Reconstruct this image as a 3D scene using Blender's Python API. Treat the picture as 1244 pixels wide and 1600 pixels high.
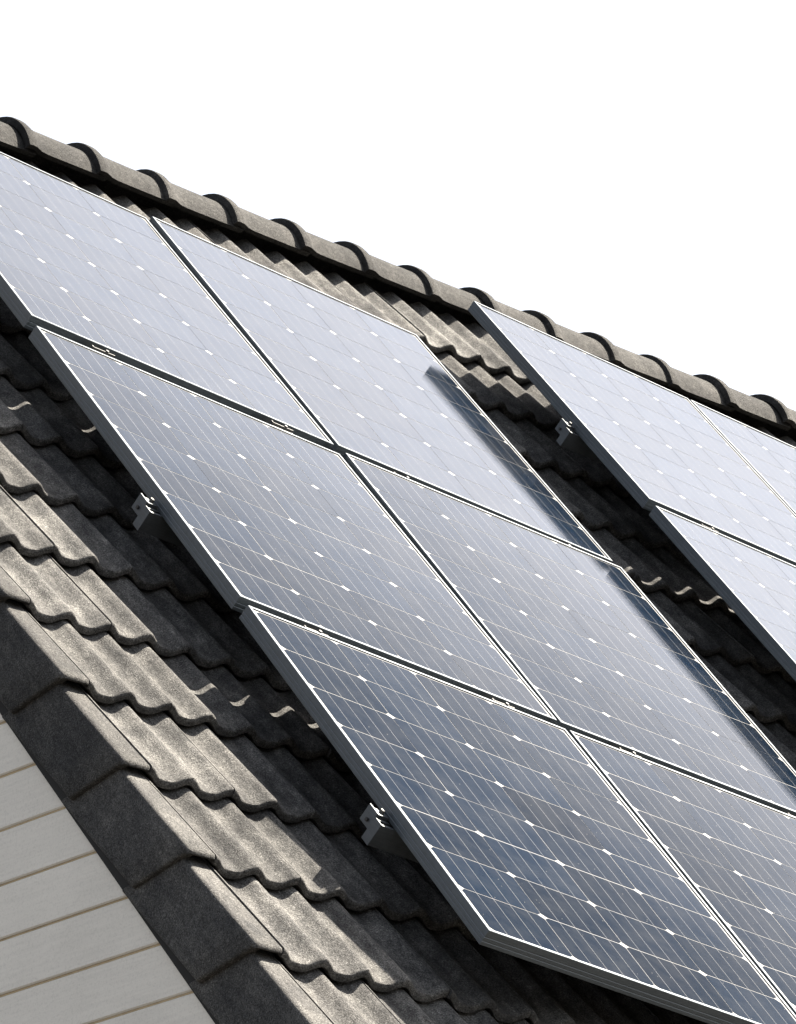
import bpy, math, random
from mathutils import Vector, Matrix
random.seed(7)
for o in list(bpy.data.objects): bpy.data.objects.remove(o)
scene = bpy.context.scene
COL = scene.collection

# ------------------------------------------------------------------ camera
CAM = Vector((-7.923298, -9.431353, -4.337588))
CX = Vector((0.740122, -0.672465, -0.003171)); CY = Vector((-0.24051, -0.269106, 0.932597)); CZ = Vector((-0.627992, -0.689473, -0.360905))
cd = bpy.data.cameras.new('camera'); cam = bpy.data.objects.new('camera', cd); COL.objects.link(cam)
cam.matrix_world = Matrix(((CX.x, CY.x, CZ.x, CAM.x), (CX.y, CY.y, CZ.y, CAM.y), (CX.z, CY.z, CZ.z, CAM.z), (0, 0, 0, 1)))
cd.sensor_fit = 'VERTICAL'; cd.sensor_height = 24; cd.sensor_width = 36; cd.lens = 115.4068
cd.clip_start = 0.1; cd.clip_end = 5000
scene.camera = cam
scene.render.resolution_x = 796; scene.render.resolution_y = 1024

# ------------------------------------------------------------------ light
SUN = Vector((0.530582, -0.227359, 0.816572)).normalized()
world = bpy.data.worlds.new('World'); scene.world = world; world.use_nodes = True
wn = world.node_tree.nodes; wl = world.node_tree.links
bg = wn['Background']
sky = wn.new('ShaderNodeTexSky'); sky.sky_type = 'NISHITA'; sky.sun_disc = False
sky.sun_elevation = math.asin(SUN.z); sky.sun_rotation = math.atan2(SUN.x, SUN.y)
sky.air_density = 1.0; sky.dust_density = 5.0; sky.ozone_density = 1.0; sky.altitude = 100
hs = wn.new('ShaderNodeHueSaturation'); hs.inputs['Saturation'].default_value = 0.46
wl.new(sky.outputs[0], hs.inputs['Color']); wl.new(hs.outputs[0], bg.inputs['Color'])
bg.inputs['Strength'].default_value = 0.053
sd = bpy.data.lights.new('sun', 'SUN'); sd.energy = 5.0; sd.angle = math.radians(0.53); sd.color = (1.0, 0.91, 0.78)
so = bpy.data.objects.new('sun', sd); COL.objects.link(so)
so.rotation_euler = (-SUN).to_track_quat('-Z', 'Y').to_euler(); so.location = SUN * 60
scene.view_settings.view_transform = 'Standard'; scene.view_settings.look = 'None'
scene.view_settings.exposure = 2.8; scene.view_settings.gamma = 1.0
scene.view_settings.use_curve_mapping = False
scene.render.engine = 'CYCLES'

# ------------------------------------------------------------------ frames of reference
PITCH = math.radians(48.98365)
RX = Vector((1, 0, 0)); RV = Vector((0, math.cos(PITCH), math.sin(PITCH))); RN = Vector((0, -math.sin(PITCH), math.cos(PITCH)))
def roof(x, v, n=0.0): return RX * x + RV * v + RN * n
AU = Vector((0.998021, 0.016561, -0.060658)); AV = Vector((0.034852, 0.657253, 0.752864)); AN = Vector((0.052336, -0.753488, 0.655375))
TLA = Vector((0.0, -0.139587, 0.121411))              # top left corner of the lowest panel of the left column
PW, PH, GU, GV = 1.187239, 1.476144, 0.015383, 0.046817
CU, CVV = 0.2880, 0.1812
def proj(p):
    d = p - CAM; z = -d.dot(CZ)
    return (622 + 7693.79 * d.dot(CX) / z, 800 - 7693.79 * d.dot(CY) / z)
def mat3(a, b, c, o):
    return Matrix(((a.x, b.x, c.x, o.x), (a.y, b.y, c.y, o.y), (a.z, b.z, c.z, o.z), (0, 0, 0, 1)))

# ------------------------------------------------------------------ helpers
def mesh(name, V, F, mat, smooth=False, sharp=None):
    me = bpy.data.meshes.new(name); me.from_pydata([tuple(v) for v in V], [], F); me.validate(); me.update()
    if mat: me.materials.append(mat)
    if smooth:
        for p in me.polygons: p.use_smooth = True
        if sharp: me.set_sharp_from_angle(angle=math.radians(sharp))
    return me
def put(name, me, parent=None, mw=None):
    o = bpy.data.objects.new(name, me); COL.objects.link(o)
    if parent: o.parent = parent
    if mw is not None: o.matrix_local = mw
    return o
def tag(o, label=None, cat=None, group=None, kind=None):
    if label: o['label'] = label
    if cat: o['category'] = cat
    if group: o['group'] = group
    if kind: o['kind'] = kind
    return o
def box(V, F, x0, x1, y0, y1, z0, z1):
    b = len(V)
    V += [(x0, y0, z0), (x1, y0, z0), (x1, y1, z0), (x0, y1, z0), (x0, y0, z1), (x1, y0, z1), (x1, y1, z1), (x0, y1, z1)]
    F += [(b, b+3, b+2, b+1), (b+4, b+5, b+6, b+7), (b, b+1, b+5, b+4), (b+1, b+2, b+6, b+5), (b+2, b+3, b+7, b+6), (b+3, b, b+4, b+7)]
def loft(rings, closed=True, caps=True):
    V = []; F = []; n = len(rings[0])
    for r in rings: V += r
    for i in range(len(rings) - 1):
        for j in range(n if closed else n - 1):
            k = (j + 1) % n
            F.append((i*n + j, i*n + k, (i+1)*n + k, (i+1)*n + j))
    if caps and closed:
        F.append(tuple(reversed(range(n)))); F.append(tuple((len(rings)-1)*n + j for j in range(n)))
    return V, F

# ------------------------------------------------------------------ materials
class M:
    def __init__(s, name):
        s.m = bpy.data.materials.new(name); s.m.use_nodes = True
        s.n = s.m.node_tree.nodes; s.l = s.m.node_tree.links; s.b = s.n['Principled BSDF']
    def new(s, t, **kw):
        nd = s.n.new(t)
        for k, v in kw.items(): setattr(nd, k, v)
        return nd
    def link(s, a, b): s.l.new(a, b)
    def set(s, **kw):
        for k, v in kw.items(): s.b.inputs[k.replace('_', ' ')].default_value = v
    def noise(s, vec, scale, detail=4, rough=.6):
        nd = s.new('ShaderNodeTexNoise'); nd.inputs['Scale'].default_value = scale
        nd.inputs['Detail'].default_value = detail; nd.inputs['Roughness'].default_value = rough
        s.link(vec, nd.inputs['Vector']); return nd.outputs['Fac']
    def ramp(s, fac, stops):
        r = s.new('ShaderNodeValToRGB'); e = r.color_ramp.elements
        while len(e) < len(stops): e.new(.5)
        for k, (p, c) in enumerate(stops):
            e[k].position = p; e[k].color = (c[0], c[1], c[2], 1) if hasattr(c, '__len__') else (c, c, c, 1)
        s.link(fac, r.inputs[0]); return r.outputs[0]
    def mix(s, fac, a, b, mode='MIX'):
        nd = s.new('ShaderNodeMix', data_type='RGBA', blend_type=mode)
        for sock, val in ((nd.inputs[0], fac), (nd.inputs[6], a), (nd.inputs[7], b)):
            if hasattr(val, 'links'): s.link(val, sock)
            elif hasattr(val, '__len__'): sock.default_value = (val[0], val[1], val[2], 1)
            else: sock.default_value = val
        return nd.outputs[2]
    def math(s, op, a, b=0.0, c=None):
        nd = s.new('ShaderNodeMath', operation=op)
        for k, val in enumerate((a, b) if c is None else (a, b, c)):
            if hasattr(val, 'links'): s.link(val, nd.inputs[k])
            else: nd.inputs[k].default_value = val
        return nd.outputs[0]
    def bump(s, h, strength, dist):
        nd = s.new('ShaderNodeBump'); nd.inputs['Strength'].default_value = strength; nd.inputs['Distance'].default_value = dist
        s.link(h, nd.inputs['Height']); s.link(nd.outputs[0], s.b.inputs['Normal'])

def concrete(name, dark, mid, light, rough):
    m = M(name)
    oi = m.new('ShaderNodeObjectInfo'); geo = m.new('ShaderNodeNewGeometry'); P = geo.outputs['Position']
    tc = m.new('ShaderNodeTexCoord')
    off = m.new('ShaderNodeVectorMath', operation='SCALE'); m.link(oi.outputs['Random'], off.inputs['Scale'])
    off.inputs[0].default_value = (37, 19, 23)
    ad = m.new('ShaderNodeVectorMath', operation='ADD'); m.link(tc.outputs['Object'], ad.inputs[0]); m.link(off.outputs[0], ad.inputs[1])
    st = m.new('ShaderNodeMapping'); m.link(ad.outputs[0], st.inputs[0]); st.inputs['Scale'].default_value = (1, .28, 1)
    big = m.noise(P, 5, 5, .65); streak = m.noise(st.outputs[0], 42, 5, .7)
    grit = m.noise(P, 250, 3, .8); spot = m.noise(P, 75, 5, .75); fine = m.noise(P, 420, 2, .6)
    c = m.ramp(m.math('ADD', m.math('MULTIPLY', big, .5), m.math('MULTIPLY', streak, .5)), [(.36, dark), (.5, mid), (.64, light)])
    c = m.mix(1.0, c, m.ramp(spot, [(.32, .66), (.50, 1.0), (.70, 1.2)]), 'MULTIPLY')
    c = m.mix(1.0, c, m.ramp(grit, [(.32, .15), (.44, .75), (.55, 1.12), (.67, 2.3)]), 'MULTIPLY')
    c = m.mix(1.0, c, m.math('MULTIPLY_ADD', oi.outputs['Random'], .34, .83), 'MULTIPLY')
    lich = m.ramp(m.noise(P, 55, 6, .85), [(.68, 0.0), (.73, 1.0)])
    c = m.mix(m.math('MULTIPLY', lich, .5), c, (.22, .215, .19))
    pit = m.ramp(m.noise(P, 130, 2, .5), [(.27, 1.0), (.33, 0.0)])
    c = m.mix(m.math('MULTIPLY', pit, .7), c, (.012, .012, .012))
    m.link(c, m.b.inputs['Base Color']); m.set(Roughness=rough)
    m.b.inputs['Specular IOR Level'].default_value = .15
    hgt = m.math('ADD', m.math('MULTIPLY', grit, .6), m.math('ADD', m.math('MULTIPLY', fine, .15), m.math('MULTIPLY', spot, .5)))
    m.bump(hgt, 1.0, .008)
    return m.m
MAT_TILE = concrete('weathered_concrete_tile', (.022, .0222, .0226), (.060, .0590, .0570), (.118, .1150, .1085), .9)
MAT_VERGE = concrete('weathered_concrete_verge_shaded', (.030, .0302, .0306), (.050, .0492, .0475), (.082, .0800, .0757), .9)  # tile concrete, evener and darker: shade of the hanging side put into the colour
MAT_RIDGE = concrete('weathered_concrete_ridge', (.009, .0091, .0092), (.022, .0217, .0209), (.044, .0429, .0407), .9)

def aluminium(name, col, rough, metal=1.0, streak=1.0):
    m = M(name); tc = m.new('ShaderNodeTexCoord')
    mp = m.new('ShaderNodeMapping'); m.link(tc.outputs['Object'], mp.inputs[0]); mp.inputs['Scale'].default_value = (3, 3, 260)
    s = m.noise(mp.outputs[0], 3.0, 4, .7); g = m.noise(tc.outputs['Object'], 40, 4, .7)
    c = m.mix(1.0, col, m.ramp(s, [(.3, 1 - .35*streak), (.6, 1.0)]), 'MULTIPLY')
    c = m.mix(1.0, c, m.ramp(g, [(.3, .82), (.6, 1.0)]), 'MULTIPLY')
    m.link(c, m.b.inputs['Base Color'])
    m.link(m.math('MULTIPLY_ADD', g, .25, rough - .12), m.b.inputs['Roughness'])
    m.set(Metallic=metal)
    return m.m
MAT_FRAME = aluminium('anodised_frame', (.075, .088, .10), .34, .5)
MAT_RAIL = aluminium('mill_finish_rail', (.075, .085, .095), .42, .5)
MAT_CLAMP = aluminium('clamp_metal', (.09, .09, .088), .40, .3)
mb = M('dark_bolt'); mb.set(Base_Color=(.03, .03, .03, 1), Metallic=.6, Roughness=.45); MAT_BOLT = mb.m

def glassy(m):
    """the dusty, lightly textured front glass that is bonded on top of cells and backsheet"""
    geo = m.new('ShaderNodeNewGeometry'); P = geo.outputs['Position']
    dust = m.noise(P, 9, 5, .7); g = m.noise(P, 330, 3, .7)
    m.set(Coat_Weight=1.0, Coat_IOR=1.7, Specular_IOR_Level=0.0, Roughness=.6)
    m.link(m.math('MULTIPLY_ADD', dust, .05, .018), m.b.inputs['Coat Roughness'])
    # anti-reflective coating: weak reflection until the angle gets very flat
    lw = m.new('ShaderNodeLayerWeight'); lw.inputs['Blend'].default_value = .5
    m.link(m.ramp(lw.outputs['Facing'], [(.66, .04), (.70, .09), (.715, .17), (.730, .38), (.745, .62), (.760, .90), (.78, 1.0), (.80, 1.0)]), m.b.inputs['Coat Weight'])
    bp = m.new('ShaderNodeBump'); bp.inputs['Strength'].default_value = .07; bp.inputs['Distance'].default_value = .0006
    m.link(g, bp.inputs['Height']); m.link(bp.outputs[0], m.b.inputs['Coat Normal'])
    return dust, g
def cell_material():
    m = M('monocrystalline_cell'); tc = m.new('ShaderNodeTexCoord'); oi = m.new('ShaderNodeObjectInfo')
    sp = m.new('ShaderNodeSeparateXYZ'); m.link(tc.outputs['Object'], sp.inputs[0])
    x, y = sp.outputs[0], sp.outputs[1]
    t = m.math('FRACT', m.math('ADD', m.math('DIVIDE', x, CU / 5), .0))
    line = m.math('LESS_THAN', m.math('ABSOLUTE', m.math('SUBTRACT', t, .5)), .012)   # busbars
    fy = m.math('FRACT', m.math('DIVIDE', y, .0045))
    finger = m.math('LESS_THAN', fy, .16)
    dust, g = glassy(m)
    var = m.math('MULTIPLY_ADD', oi.outputs['Random'], .5, .75)
    c = m.mix(1.0, (.0013, .0046, .0108), var, 'MULTIPLY')
    c = m.mix(m.math('MULTIPLY', finger, .30), c, (.010, .012, .017))
    c = m.mix(line, c, (.105, .107, .11))
    c = m.mix(m.math('MULTIPLY', m.ramp(dust, [(.35, 0.0), (.8, 1.0)]), .025), c, (.4, .38, .34))
    geo = m.new('ShaderNodeNewGeometry'); vo = m.new('ShaderNodeTexVoronoi'); vo.inputs['Scale'].default_value = 26
    m.link(geo.outputs['Position'], vo.inputs['Vector'])
    dot = m.math('LESS_THAN', vo.outputs['Distance'], .045)
    c = m.mix(m.math('MULTIPLY', dot, .5), c, (.16, .155, .14))
    m.link(c, m.b.inputs['Base Color'])
    return m.m
def backsheet_material():
    m = M('white_backsheet'); glassy(m); m.set(Base_Color=(.21, .21, .208, 1)); return m.m
MAT_CELL = cell_material(); MAT_BACK = backsheet_material()

def siding_material():
    m = M('painted_siding'); tc = m.new('ShaderNodeTexCoord'); oi = m.new('ShaderNodeObjectInfo')
    geo = m.new('ShaderNodeNewGeometry'); P = geo.outputs['Position']
    mp = m.new('ShaderNodeMapping'); m.link(P, mp.inputs[0]); mp.inputs['Scale'].default_value = (60, 2.5, 60)
    gr = m.noise(mp.outputs[0], 2.2, 5, .7); sp = m.noise(P, 180, 3, .6); bl = m.noise(P, 2.2, 4, .6)
    c = m.mix(1.0, (.58, .55, .49), m.ramp(gr, [(.3, .90), (.65, 1.0)]), 'MULTIPLY')
    c = m.mix(1.0, c, m.ramp(sp, [(.30, .86), (.5, 1.0)]), 'MULTIPLY')
    c = m.mix(1.0, c, m.ramp(bl, [(.3, .90), (.65, 1.0)]), 'MULTIPLY')
    c = m.mix(1.0, c, m.math('MULTIPLY_ADD', oi.outputs['Random'], .07, .94), 'MULTIPLY')
    m.link(c, m.b.inputs['Base Color']); m.set(Roughness=.6)
    m.bump(m.math('ADD', m.math('MULTIPLY', gr, .6), m.math('MULTIPLY', sp, .4)), .25, .002)
    return m.m
MAT_SIDING = siding_material()
def plain(name, col, rough, amount=.25, scale=25):
    m = M(name); geo = m.new('ShaderNodeNewGeometry')
    c = m.mix(1.0, col, m.ramp(m.noise(geo.outputs['Position'], scale, 5, .7), [(.3, 1 - amount), (.65, 1.0)]), 'MULTIPLY')
    m.link(c, m.b.inputs['Base Color']); m.set(Roughness=rough); return m.m
MAT_BATTEN = plain('tan_batten', (.36, .28, .17), .8)
MAT_BARGE = plain('dark_stained_board', (.010, .0095, .009), .95)
MAT_DECK = plain('roofing_felt', (.02, .02, .02), .9)
MAT_RENDER = plain('painted_wall', (.70, .69, .66), .8)
MAT_GROUND = plain('dry_ground', (.035, .032, .028), .95, .4, 3)

# ------------------------------------------------------------------ ground
GZ = -6.1
V, F = [], []
me = mesh('ground', [(-1500, -1500, 0), (1500, -1500, 0), (1500, 1500, 0), (-1500, 1500, 0)], [(0, 1, 2, 3)], MAT_GROUND)
g = put('ground', me, None, Matrix.Translation((0, 0, GZ))); tag(g, 'bare dry ground around the house', 'ground', kind='structure')

# ------------------------------------------------------------------ house
RIDGE_V = 3.755; EAVE_V = -3.0; X0 = -.63; X1 = 9.0
apex = roof(0, RIDGE_V); eave = roof(0, EAVE_V)
house = put('house', None, None, Matrix.Translation((X0, 0, GZ)))
tag(house, 'house with dark concrete tile roof and white board gable', 'house')
def hput(name, me, parent=None, mw=Matrix()):
    """place with a world matrix under the house root or a part that sits at world origin"""
    o = bpy.data.objects.new(name, me); COL.objects.link(o)
    if parent is None: o.parent = house; o.matrix_local = Matrix.Translation((-X0, 0, -GZ)) @ mw
    else: o.parent = parent; o.matrix_local = mw
    return o
# core walls
ay, az = apex.y, apex.z - .16; ey, ez = eave.y + .35, (eave + RV * (.35 / math.cos(PITCH))).z - .16
by = 2 * ay - ey
V = []; F = []
prof = [(ey, GZ), (ey, ez), (ay, az), (by, ez), (by, GZ)]
for x in (X0 + .03, X1): V += [(x, y, z) for y, z in prof]
F = [(0, 1, 2, 3, 4), (9, 8, 7, 6, 5), (0, 5, 6, 1), (1, 6, 7, 2), (2, 7, 8, 3), (3, 8, 9, 4)]
hput('wall', mesh('wall', V, F, MAT_RENDER))
# gable siding: a tan backing seen in the joints and boards, one by one
V = [(X0 + .0048, y, z) for y, z in prof] + [(X0 + .028, y, z) for y, z in prof]
gable = hput('gable_cladding', mesh('gable_backing', V, [(4, 3, 2, 1, 0), (5, 6, 7, 8, 9)] + [(i, (i+1) % 5, 5 + (i+1) % 5, 5 + i) for i in range(5)], MAT_BATTEN))
BH = .1455; zz = -1.016 - BH * 33
while zz < az - .1:
    z0, z1 = zz + .0033, zz + BH - .0033
    def yl(z): return ey if z <= ez else ey + (z - ez) / math.tan(PITCH)
    def yr(z): return 2 * ay - yl(z)
    jx = random.uniform(-.0012, .0012); b = .0035
    ring = lambda x, za, zb: [(x, yl(za), za), (x, yr(za), za), (x, yr(zb), zb), (x, yl(zb), zb)]
    rr = [ring(X0 + .0045, z0, z1), ring(X0 + jx + b, z0, z1), ring(X0 + jx, z0 + b, z1 - b)]
    Vv, Ff = loft(rr)
    Ff = [tuple(reversed(f)) for f in Ff]
    hput('siding_board', mesh('siding_board', Vv, Ff, MAT_SIDING), gable)
    zz += BH
# roof deck (both slopes)
V = []
T = .16
for x in (X0 - .012, X1 + .3):
    e1 = roof(x, EAVE_V, -.075); a1 = roof(x, RIDGE_V - .12, -.075); a2 = roof(x, RIDGE_V - .12, -.075 - .07); e2 = roof(x, EAVE_V, -.145)
    V += [e1, a1, a2, e2]
F = [(0, 3, 2, 1), (4, 5, 6, 7), (0, 1, 5, 4), (1, 2, 6, 5), (2, 3, 7, 6), (3, 0, 4, 7)]
n0 = len(V)
V2 = [Vector((v.x, 2 * ay - v.y, v.z)) for v in V]
F2 = [tuple(i + n0 for i in reversed(f)) for f in F]
roofp = hput('roof', mesh('roof_deck', V + V2, F + F2, MAT_DECK))

# concrete roof tiles
TWID, EXPO, STEP, WAVE, AMP = .27, .383, .034, .135, .0280
TX0 = -.5755
TLEN = EXPO + .055
def prof_z(x):
    ph = 2 * math.pi * x / WAVE
    c = (1 + math.cos(ph)) / 2
    return -AMP * (1 - c ** 1.7)
def tile_mesh(thick=.025):
    nx = 34; xs = [.0012 + (TWID - .0024) * i / nx for i in range(nx + 1)]
    rows = [(0.0, -.0135), (.0012, -.0060), (.0045, -.0016), (.011, 0.0), (.10, 0.0), (.22, 0.0), (TLEN, 0.0)]
    V = []; F = []
    sl = -STEP / EXPO
    for d, dz in rows:
        for x in xs: V.append((x, d, prof_z(x) + sl * d + dz))
    nr = len(rows); n = nx + 1
    for d in (TLEN, .004, 0.0):
        for x in xs: V.append((x, d, prof_z(x) + sl * d - thick * (1 if d else .88)))
    nr += 3
    for i in range(nr):
        k = (i + 1) % nr
        for j in range(nx):
            F.append((i*n + j, i*n + j + 1, k*n + j + 1, k*n + j))
    F.append(tuple(i*n for i in range(nr))); F.append(tuple(i*n + nx for i in reversed(range(nr))))
    return V, F
TV, TF = tile_mesh()
TILE = mesh('roof_tile', TV, TF, MAT_TILE, True, 40)
# which tiles lie wholly behind the panels
def panel_outline(o, w, h, k=1.0):
    return [proj(o), proj(o + AU * w), proj(o + AU * w - AV * h), proj(o - AV * h)]
A_TL = TLA + AV * (2 * (PH + GV))
ARR_W, ARR_H = 2 * PW + GU, 3 * PH + 2 * GV
DS = .8966
D_TL = Vector((2.739155, 1.883592, 2.457608))
polyA = panel_outline(A_TL, ARR_W, ARR_H)
polyD = panel_outline(D_TL, 3 * PW * DS, 4 * PH * DS)
def inside(p, poly):
    s = 0
    for i in range(4):
        a, b = poly[i], poly[(i + 1) % 4]
        c = (b[0] - a[0]) * (p[1] - a[1]) - (b[1] - a[1]) * (p[0] - a[0])
        if c < 0: return False
    return True
covered = []; covered_f = []
nvis = 0
LASTC = 16
course_v = [ .063 + EXPO * k for k in range(-8, 9)]
for cv in course_v:
    for i in range(34):
        x = TX0 + i * TWID
        if x + TWID > X1: continue
        dv = random.gauss(0, .0030); dn = random.gauss(0, .0010); rz = random.gauss(0, .0035)
        mw = mat3(RX, RV, RN, roof(x, cv + dv, dn)) @ Matrix.Rotation(rz, 4, 'Z') @ Matrix.Rotation(random.gauss(0, .005), 4, 'Y')
        L = TLEN if cv + TLEN < RIDGE_V - .03 else None
        if cv > RIDGE_V - .12: continue
        pts = [proj(roof(x + a * TWID, cv + b * EXPO, c)) for a in (0, 1) for b in (0, 1) for c in (-.05, 0)]
        off = all(p[0] > 1264 for p in pts) or all(p[1] > 1620 for p in pts) or all(p[0] < -20 for p in pts)
        hid = off or all(inside(p, polyA) for p in pts) or all(inside(p, polyD) for p in pts)
        if hid:
            b = len(covered)
            covered += [mw @ Vector(v) for v in TV[:]]
            covered_f += [tuple(q + b for q in f) for f in TF]
        else:
            hput('roof_tile', TILE, roofp, mw); nvis += 1
print('tiles in view', nvis)
o = hput('roof_tile_field', mesh('roof_tile_field', covered, covered_f, MAT_TILE, True, 40), roofp); o['kind'] = 'stuff'
# back slope: courses of tiles, one sheet with real waves and steps, never seen from the front
V = []; F = []
nx = 260
for c, cv in enumerate(course_v):
    if cv > RIDGE_V - .12: continue
    for d, dz in ((0, -.02), (0, 0), (min(TLEN, RIDGE_V - .12 - cv), -STEP)):
        for i in range(nx + 1):
            x = TX0 - .08 + (X1 + .2 - TX0) * i / nx
            p = roof(x, cv + d, prof_z(x - TX0) * (1 if dz > -.03 else 1) + dz)
            V.append((p.x, 2 * ay - p.y, p.z))
    b = len(V) - 3 * (nx + 1)
    for r in range(2):
        for i in range(nx): F.append((b + r*(nx+1) + i + 1, b + r*(nx+1) + i, b + (r+1)*(nx+1) + i, b + (r+1)*(nx+1) + i + 1))
o = hput('back_slope_tiles', mesh('back_slope_tiles', V, F, MAT_TILE, True, 40), roofp); o['kind'] = 'stuff'

# verge tiles: flat top, rounded edge and deep hanging side
VW, VD, VT = .088, .200, .019
def verge_mesh():
    pth = []          # outer path (x, z) from the slit over the edge and down
    r = .013
    pth += [(-.0012, -.006), (-.003, -.001), (-.008, 0.0), (-.05, 0.0), (-VW + r, 0.0)]
    for k in range(1, 5):
        a = math.pi / 2 * k / 4
        pth.append((-VW + r - r * math.sin(a), -r + r * math.cos(a)))
    pth += [(-VW, -.07), (-VW, -.14), (-VW, -VD + .012), (-VW + .003, -VD + .004), (-VW + .009, -VD)]
    inner = [(-VW + VT, -VD), (-VW + VT, -.09), (-VW + VT, -VT), (-.03, -VT), (-.0012, -VT)]
    ring = pth + inner
    rings = []
    for d, sh in ((0, .010), (.003, .004), (.009, 0.0), (.12, 0), (.25, 0), (EXPO + .045, 0)):
        R = []
        for x, z in ring:
            k = max(0.0, -z) / VD
            xi = x + .016 * (d / EXPO) * (1 if z < -.005 or x < -.06 else 0) * min(1.0, max(0, (-x - .03) / .05))
            # shrink towards the section's middle to round the lower arris
            zz_ = z - sh * (1 if z > -.012 else 0); xx_ = xi + (sh * .8 if x < -VW + .02 and z < -.01 else 0)
            R.append((xx_, d + .112 * k, zz_ - STEP * d / EXPO))
        rings.append(R)
    V, F = loft(rings)
    return mesh('verge_tile', V, [tuple(reversed(f)) for f in F], MAT_VERGE, True, 40)
VERGE = verge_mesh()
for cv in course_v:
    if cv > RIDGE_V - .12: continue
    mw = mat3(RX, RV, RN, roof(TX0 - .001, cv + random.gauss(0, .0025), random.gauss(0, .0008))) @ Matrix.Rotation(random.gauss(0, .003), 4, 'Z')
    hput('verge_tile', VERGE, roofp, mw)
# barge board behind the verge tiles
V = []; F = []
for x in (X0 - .006, X0 - .0285 + .012):
    pass
xa, xb = X0 - .002 - .010, X0 - .0025
ring0 = [roof(xa, EAVE_V, -.09), roof(xb, EAVE_V, -.09), roof(xb, EAVE_V, -.234), roof(xa, EAVE_V, -.234)]
vtop = RIDGE_V - .02
ring1 = [roof(xa, vtop, -.09), roof(xb, vtop, -.09), roof(xb, vtop - .1, -.234), roof(xa, vtop - .1, -.234)]
Vv, Ff = loft([ring0, ring1])
hput('barge_board', mesh('barge_board', Vv, Ff, MAT_BARGE))

# ridge tiles
RR = .20; RA = math.radians(76)
RSEC = [(RR * math.sin(a), RR - RR * math.cos(a), a) for a in [RA * k / 11 for k in range(12)]]
rim = roof(0, 3.520, .013)
ax_y = rim.y + RSEC[-1][0]; ax_z = rim.z + RSEC[-1][1]
def ridge_mesh(L=.302, over=.05):
    rings = []; th = .02
    secs = [(0, .016), (.002, .020), (.008, .022), (.030, .021), (.046, .015), (.062, .008), (.09, .004), (.18, .001), (L + over, -.004)]
    half = RSEC
    full = [(-x, -z, -a) for x, z, a in reversed(half[1:])] + [(x, -z, a) for x, z, a in half]
    for x, dr in secs:
        R = [(x, y + dr * math.sin(a), z + dr * math.cos(a)) for y, z, a in full]
        R += [(x, y + (dr - th) * math.sin(a), z + (dr - th) * math.cos(a)) for y, z, a in reversed(full)]
        rings.append(R)
    V, F = loft(rings)
    return mesh('ridge_tile', V, F, MAT_RIDGE, True, 40)
RIDGE = ridge_mesh()
k0 = -6
for k in range(-6, 26):
    x = 1.103 + .302 * k
    if x < -.70: continue
    mw = Matrix.Translation((x, ax_y + random.gauss(0, .0012), ax_z + random.gauss(0, .0015))) @ Matrix.Rotation(random.gauss(0, .018), 4, 'X') @ Matrix.Rotation(random.gauss(0, .007), 4, 'Y') @ Matrix.Rotation(random.gauss(0, .007), 4, 'Z')
    hput('ridge_tile', RIDGE, roofp, mw)

# ------------------------------------------------------------------ solar panels
FD, LIP, GL = .044, .0090, .0028            # frame depth, lip width, lip height above the glass
def rail_profile():                           # (inward, z) section of the frame extrusion, outer wall with two shallow grooves
    return [(.0012, 0), (LIP, 0), (LIP, -GL - .006), (.004, -GL - .006), (.004, -FD + .003), (.024, -FD + .003), (.024, -FD), (.0008, -FD), (0, -FD + .001),
            (0, -.034), (.0010, -.033), (.0010, -.0315), (0, -.0305), (0, -.022), (.0010, -.021), (.0010, -.0195), (0, -.0185), (0, -.0012)]
def frame_rail(L, name):                      # along local x from 0 to L, inward = +y, mitred
    pr = rail_profile()
    V, F = loft([[(i, i, z) for i, z in pr], [(L - i, i, z) for i, z in pr]])
    return mesh(name, V, F, MAT_FRAME)
RAIL_W = frame_rail(PW, 'frame_rail_short'); RAIL_H = frame_rail(PH, 'frame_rail_long')
V = []; F = []; box(V, F, LIP - .0005, PW - LIP + .0005, -PH + LIP - .0005, -LIP + .0005, -GL - .0055, -GL - .0006)
BACK = mesh('backsheet', V, F, MAT_BACK)
def cell_mesh():
    a, b = CU / 2 - .0014, CVV / 2 - .0018; cx, cy = .0150, .0105
    out = [(-a + cx, -b), (a - cx, -b), (a, -b + cy), (a, b - cy), (a - cx, b), (-a + cx, b), (-a, b - cy), (-a, -b + cy)]
    V, F = loft([[(x, y, -.0004) for x, y in out], [(x, y, 0.0) for x, y in out]])
    return mesh('solar_cell', V, F, MAT_CELL)
CELL = cell_mesh()
def face(V, F): return V, F
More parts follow.
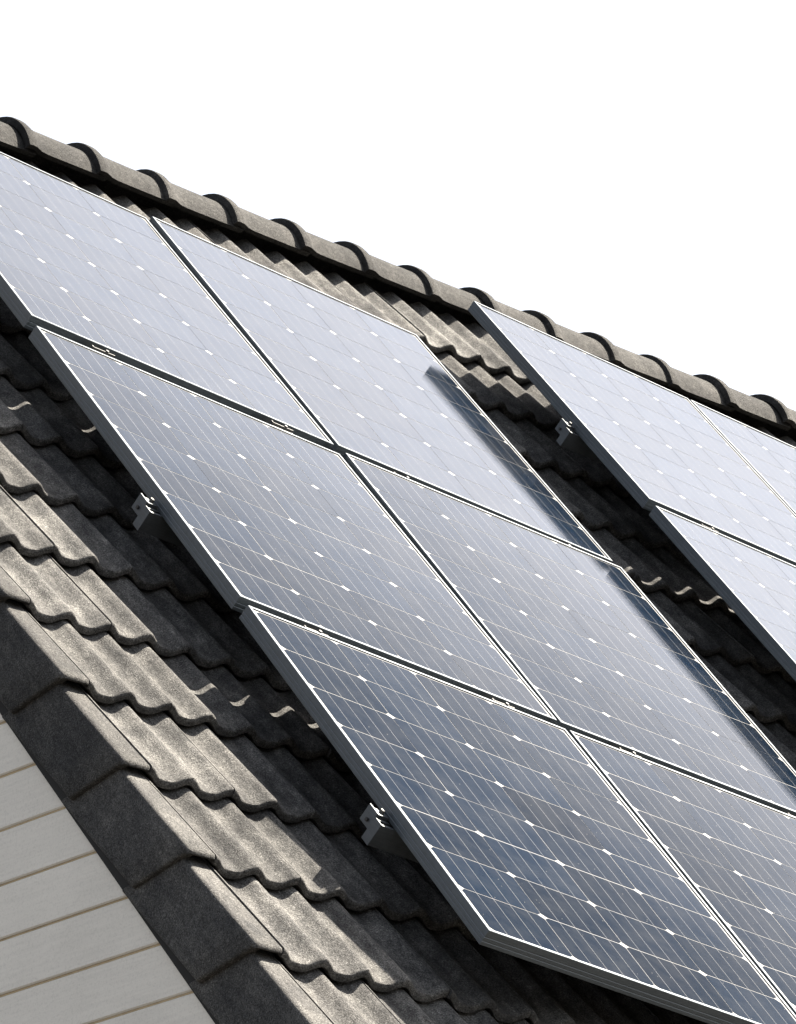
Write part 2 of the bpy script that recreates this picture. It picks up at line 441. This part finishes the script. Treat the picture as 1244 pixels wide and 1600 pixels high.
def panel(o, label, scale=1.0, tilt=(0, 0)):
    """o: top left corner of the frame in the world"""
    base = o + AU * (PW * scale / 2) - AV * (PH * scale) - AN * (FD * scale)
    root = put('solar_panel', None, None, mat3(AU, AV, AN, base) @ Matrix.Scale(scale, 4) @ Matrix.Rotation(tilt[0], 4, 'X') @ Matrix.Rotation(tilt[1], 4, 'Y'))
    tag(root, label, 'solar panel', 'solar panels on the roof')
    S = Matrix.Translation((-PW / 2, PH, FD))       # panel coords: x right, y up the slope (0 at the top), z out
    # four frame rails
    put('frame_rail', RAIL_W, root, S @ Matrix.Translation((0, -PH, 0)))
    put('frame_rail', RAIL_W, root, S @ Matrix.Translation((PW, 0, 0)) @ Matrix.Rotation(math.pi, 4, 'Z'))
    put('frame_rail', RAIL_H, root, S @ Matrix.Translation((PW, -PH, 0)) @ Matrix.Rotation(math.pi / 2, 4, 'Z'))
    put('frame_rail', RAIL_H, root, S @ Matrix.Rotation(-math.pi / 2, 4, 'Z'))
    put('backsheet', BACK, root, S)
    mu, mv = (PW - 4 * CU) / 2, (PH - 8 * CVV) / 2
    for i in range(4):
        for j in range(8):
            put('solar_cell', CELL, root, S @ Matrix.Translation((mu + CU * (i + .5) + random.gauss(0, .0003), -mv - CVV * (j + .5) + random.gauss(0, .0003), -GL)))
    return root
R_ = lambda s: (random.gauss(0, s), random.gauss(0, s))
def atA(c, r): return A_TL + AU * (c * (PW + GU)) - AV * (r * (PH + GV))
def atD(c, r): return D_TL + AU * (c * DS * (PW + GU)) - AV * (r * DS * (PH + GV))
panel(atA(0, 0), 'topmost solar panel of the left column, cut by the left picture edge', 1.0, (math.radians(-0.5), math.radians(0.3)))
panel(atA(0, 1), 'middle solar panel of the left column, a rail end beside it', 1.0, (math.radians(-0.25), math.radians(0.15)))
panel(atA(0, 2), 'lowest solar panel of the left column, its front frame edge exposed', 1.0, (math.radians(0.1), math.radians(0.1)))
panel(atA(1, 0), 'top solar panel of the second column, just left of the bare tile gap', 1.0, (math.radians(-0.15), math.radians(0.1)))
panel(atA(1, 1), 'middle solar panel of the second column with long dark band along its edge', 1.0, (math.radians(0.2), math.radians(-0.2)))
panel(atA(1, 2), 'solar panel cut by the lower right picture corner, lowest of the second column', 1.0, (math.radians(0.15), math.radians(-0.1)))
panel(atD(0, 0), 'pale solar panel right of the bare tile gap, directly below the ridge', DS)
panel(atD(0, 1), 'solar panel right of the gap, below the pale one under the ridge', DS)
panel(atD(1, 0), 'small visible corner of solar panel at the right edge below the ridge', DS)

# ------------------------------------------------------------------ mid clamps in the gaps between the rows
def clamp_mesh():
    V = []; F = []
    L = .041
    box(V, F, -L, L, -.0215, .0215, -.036, -.032)                # web on the rail
    box(V, F, -L, L, -.0012, .0014, -.032, -.0045)               # upright that grips both frames
    box(V, F, -L, L, -.0125, -.0012, -.032, -.0125)              # lower step
    return V, F
V, F = clamp_mesh(); CL = mesh('clamp_channel', V, F, MAT_CLAMP)
V = []; F = []; box(V, F, -.0445, -.0412, -.004, .006, -.034, -.003); CLE = mesh('clamp_end_lug', V, F, MAT_CLAMP)
rg = [[(.0055 * math.cos(a * math.pi / 3), .0035 + .0055 * math.sin(a * math.pi / 3), z) for a in range(6)] for z in (-.0044, -.0005)]
V, F = loft(rg); CLB = mesh('clamp_bolt', V, F, MAT_BOLT)
def clamp(o, fx, label, scale=1.0):
    """o: top left corner of the panel below the gap"""
    c = o + AU * (PW * scale * fx) + AV * (GV * scale / 2)
    r = put('mid_clamp', None, None, mat3(AU, AV, AN, c) @ Matrix.Scale(scale, 4))
    tag(r, label, 'clamp', 'mid clamps between panel rows')
    put('channel', CL, r, Matrix()); put('end_lug', CLE, r, Matrix()); put('bolt', CLB, r, Matrix.Translation((.012, 0, 0)))
clamp(atA(0, 1), .225, 'left mid clamp between top and middle panels of the left column')
clamp(atA(0, 1), .815, 'right mid clamp between top and middle panels of the left column')
clamp(atA(1, 1), .225, 'left mid clamp between top and middle panels of the second column')
clamp(atA(1, 1), .815, 'right mid clamp between top and middle panels of the second column')
clamp(atA(0, 2), .225, 'left mid clamp above the lowest panel of the left column')
clamp(atA(0, 2), .815, 'right mid clamp above the lowest panel of the left column')
clamp(atA(1, 2), .225, 'left mid clamp above the lowest panel of the second column')
clamp(atA(1, 2), .815, 'mid clamp at right picture edge above the lowest second column panel')
clamp(atD(0, 1), .26, 'mid clamp between the two panels right of the bare gap', DS)

# ------------------------------------------------------------------ mounting rails whose ends stick out at the left of the panels
def mounting_rail(o, fv, length, label, scale=1.0):
    c = o - AV * (PH * scale * fv) - AN * (FD * scale + .001)
    r = put('mounting_rail', None, None, mat3(AU, AV, AN, c) @ Matrix.Scale(scale, 4))
    tag(r, label, 'mounting rail', 'rail ends at the panel edges')
    V = []; F = []
    w, hh, out = .017, .062, .040
    # hollow C section: outer box with an open slot on top
    sec = [(-w, 0), (-w, -hh), (w, -hh), (w, 0), (.007, 0), (.007, -.004), (w - .003, -.004), (w - .003, -hh + .003), (-w + .003, -hh + .003), (-w + .003, -.004), (-.007, -.004), (-.007, 0)]
    Vv, Ff = loft([[(-out, y, z) for y, z in sec], [(length, y, z) for y, z in sec]])
    put('rail_profile', mesh('rail_profile', Vv, Ff, MAT_RAIL), r, Matrix())
    V = []; F = []; box(V, F, -out - .004, -out - .0005, -w - .001, w + .001, -hh - .001, .002)
    put('end_cap', mesh('end_cap', V, F, MAT_RAIL), r, Matrix())
    # angle plate upslope of the rail end
    V = []; F = []
    box(V, F, -out - .003, -out + .001, w + .002, w + .048, -.036, .012)
    box(V, F, -out + .001, -.002, w + .002, w + .0055, -.036, .010)
    box(V, F, -out + .001, -.002, w + .0055, w + .036, .006, .0095)
    put('angle_plate', mesh('angle_plate', V, F, MAT_RAIL), r, Matrix())
    rg = [[(x, w + .020 + .0055 * math.cos(a * math.pi / 3), -.020 + .0055 * math.sin(a * math.pi / 3)) for a in range(6)] for x in (-out - .009, -out - .003)]
    Vv, Ff = loft(rg); put('bolt', mesh('rail_bolt', Vv, Ff, MAT_BOLT), r, Matrix())
    rg = [[(-out * .45 + .007 * math.cos(a * math.pi / 3), w + .02 + .007 * math.sin(a * math.pi / 3), z) for a in range(6)] for z in (.0095, .019)]
    Vv, Ff = loft(rg); put('nut', mesh('rail_nut', Vv, Ff, MAT_CLAMP), r, Matrix())
mounting_rail(atA(0, 1), .665, 1.6, 'metal rail end sticking out beside the middle left panel')
mounting_rail(atA(0, 2), .655, 1.6, 'metal rail end sticking out beside the lowest left panel')
mounting_rail(atD(0, 0), .635, 1.5, 'metal rail end in the bare gap beside the pale panel', DS)
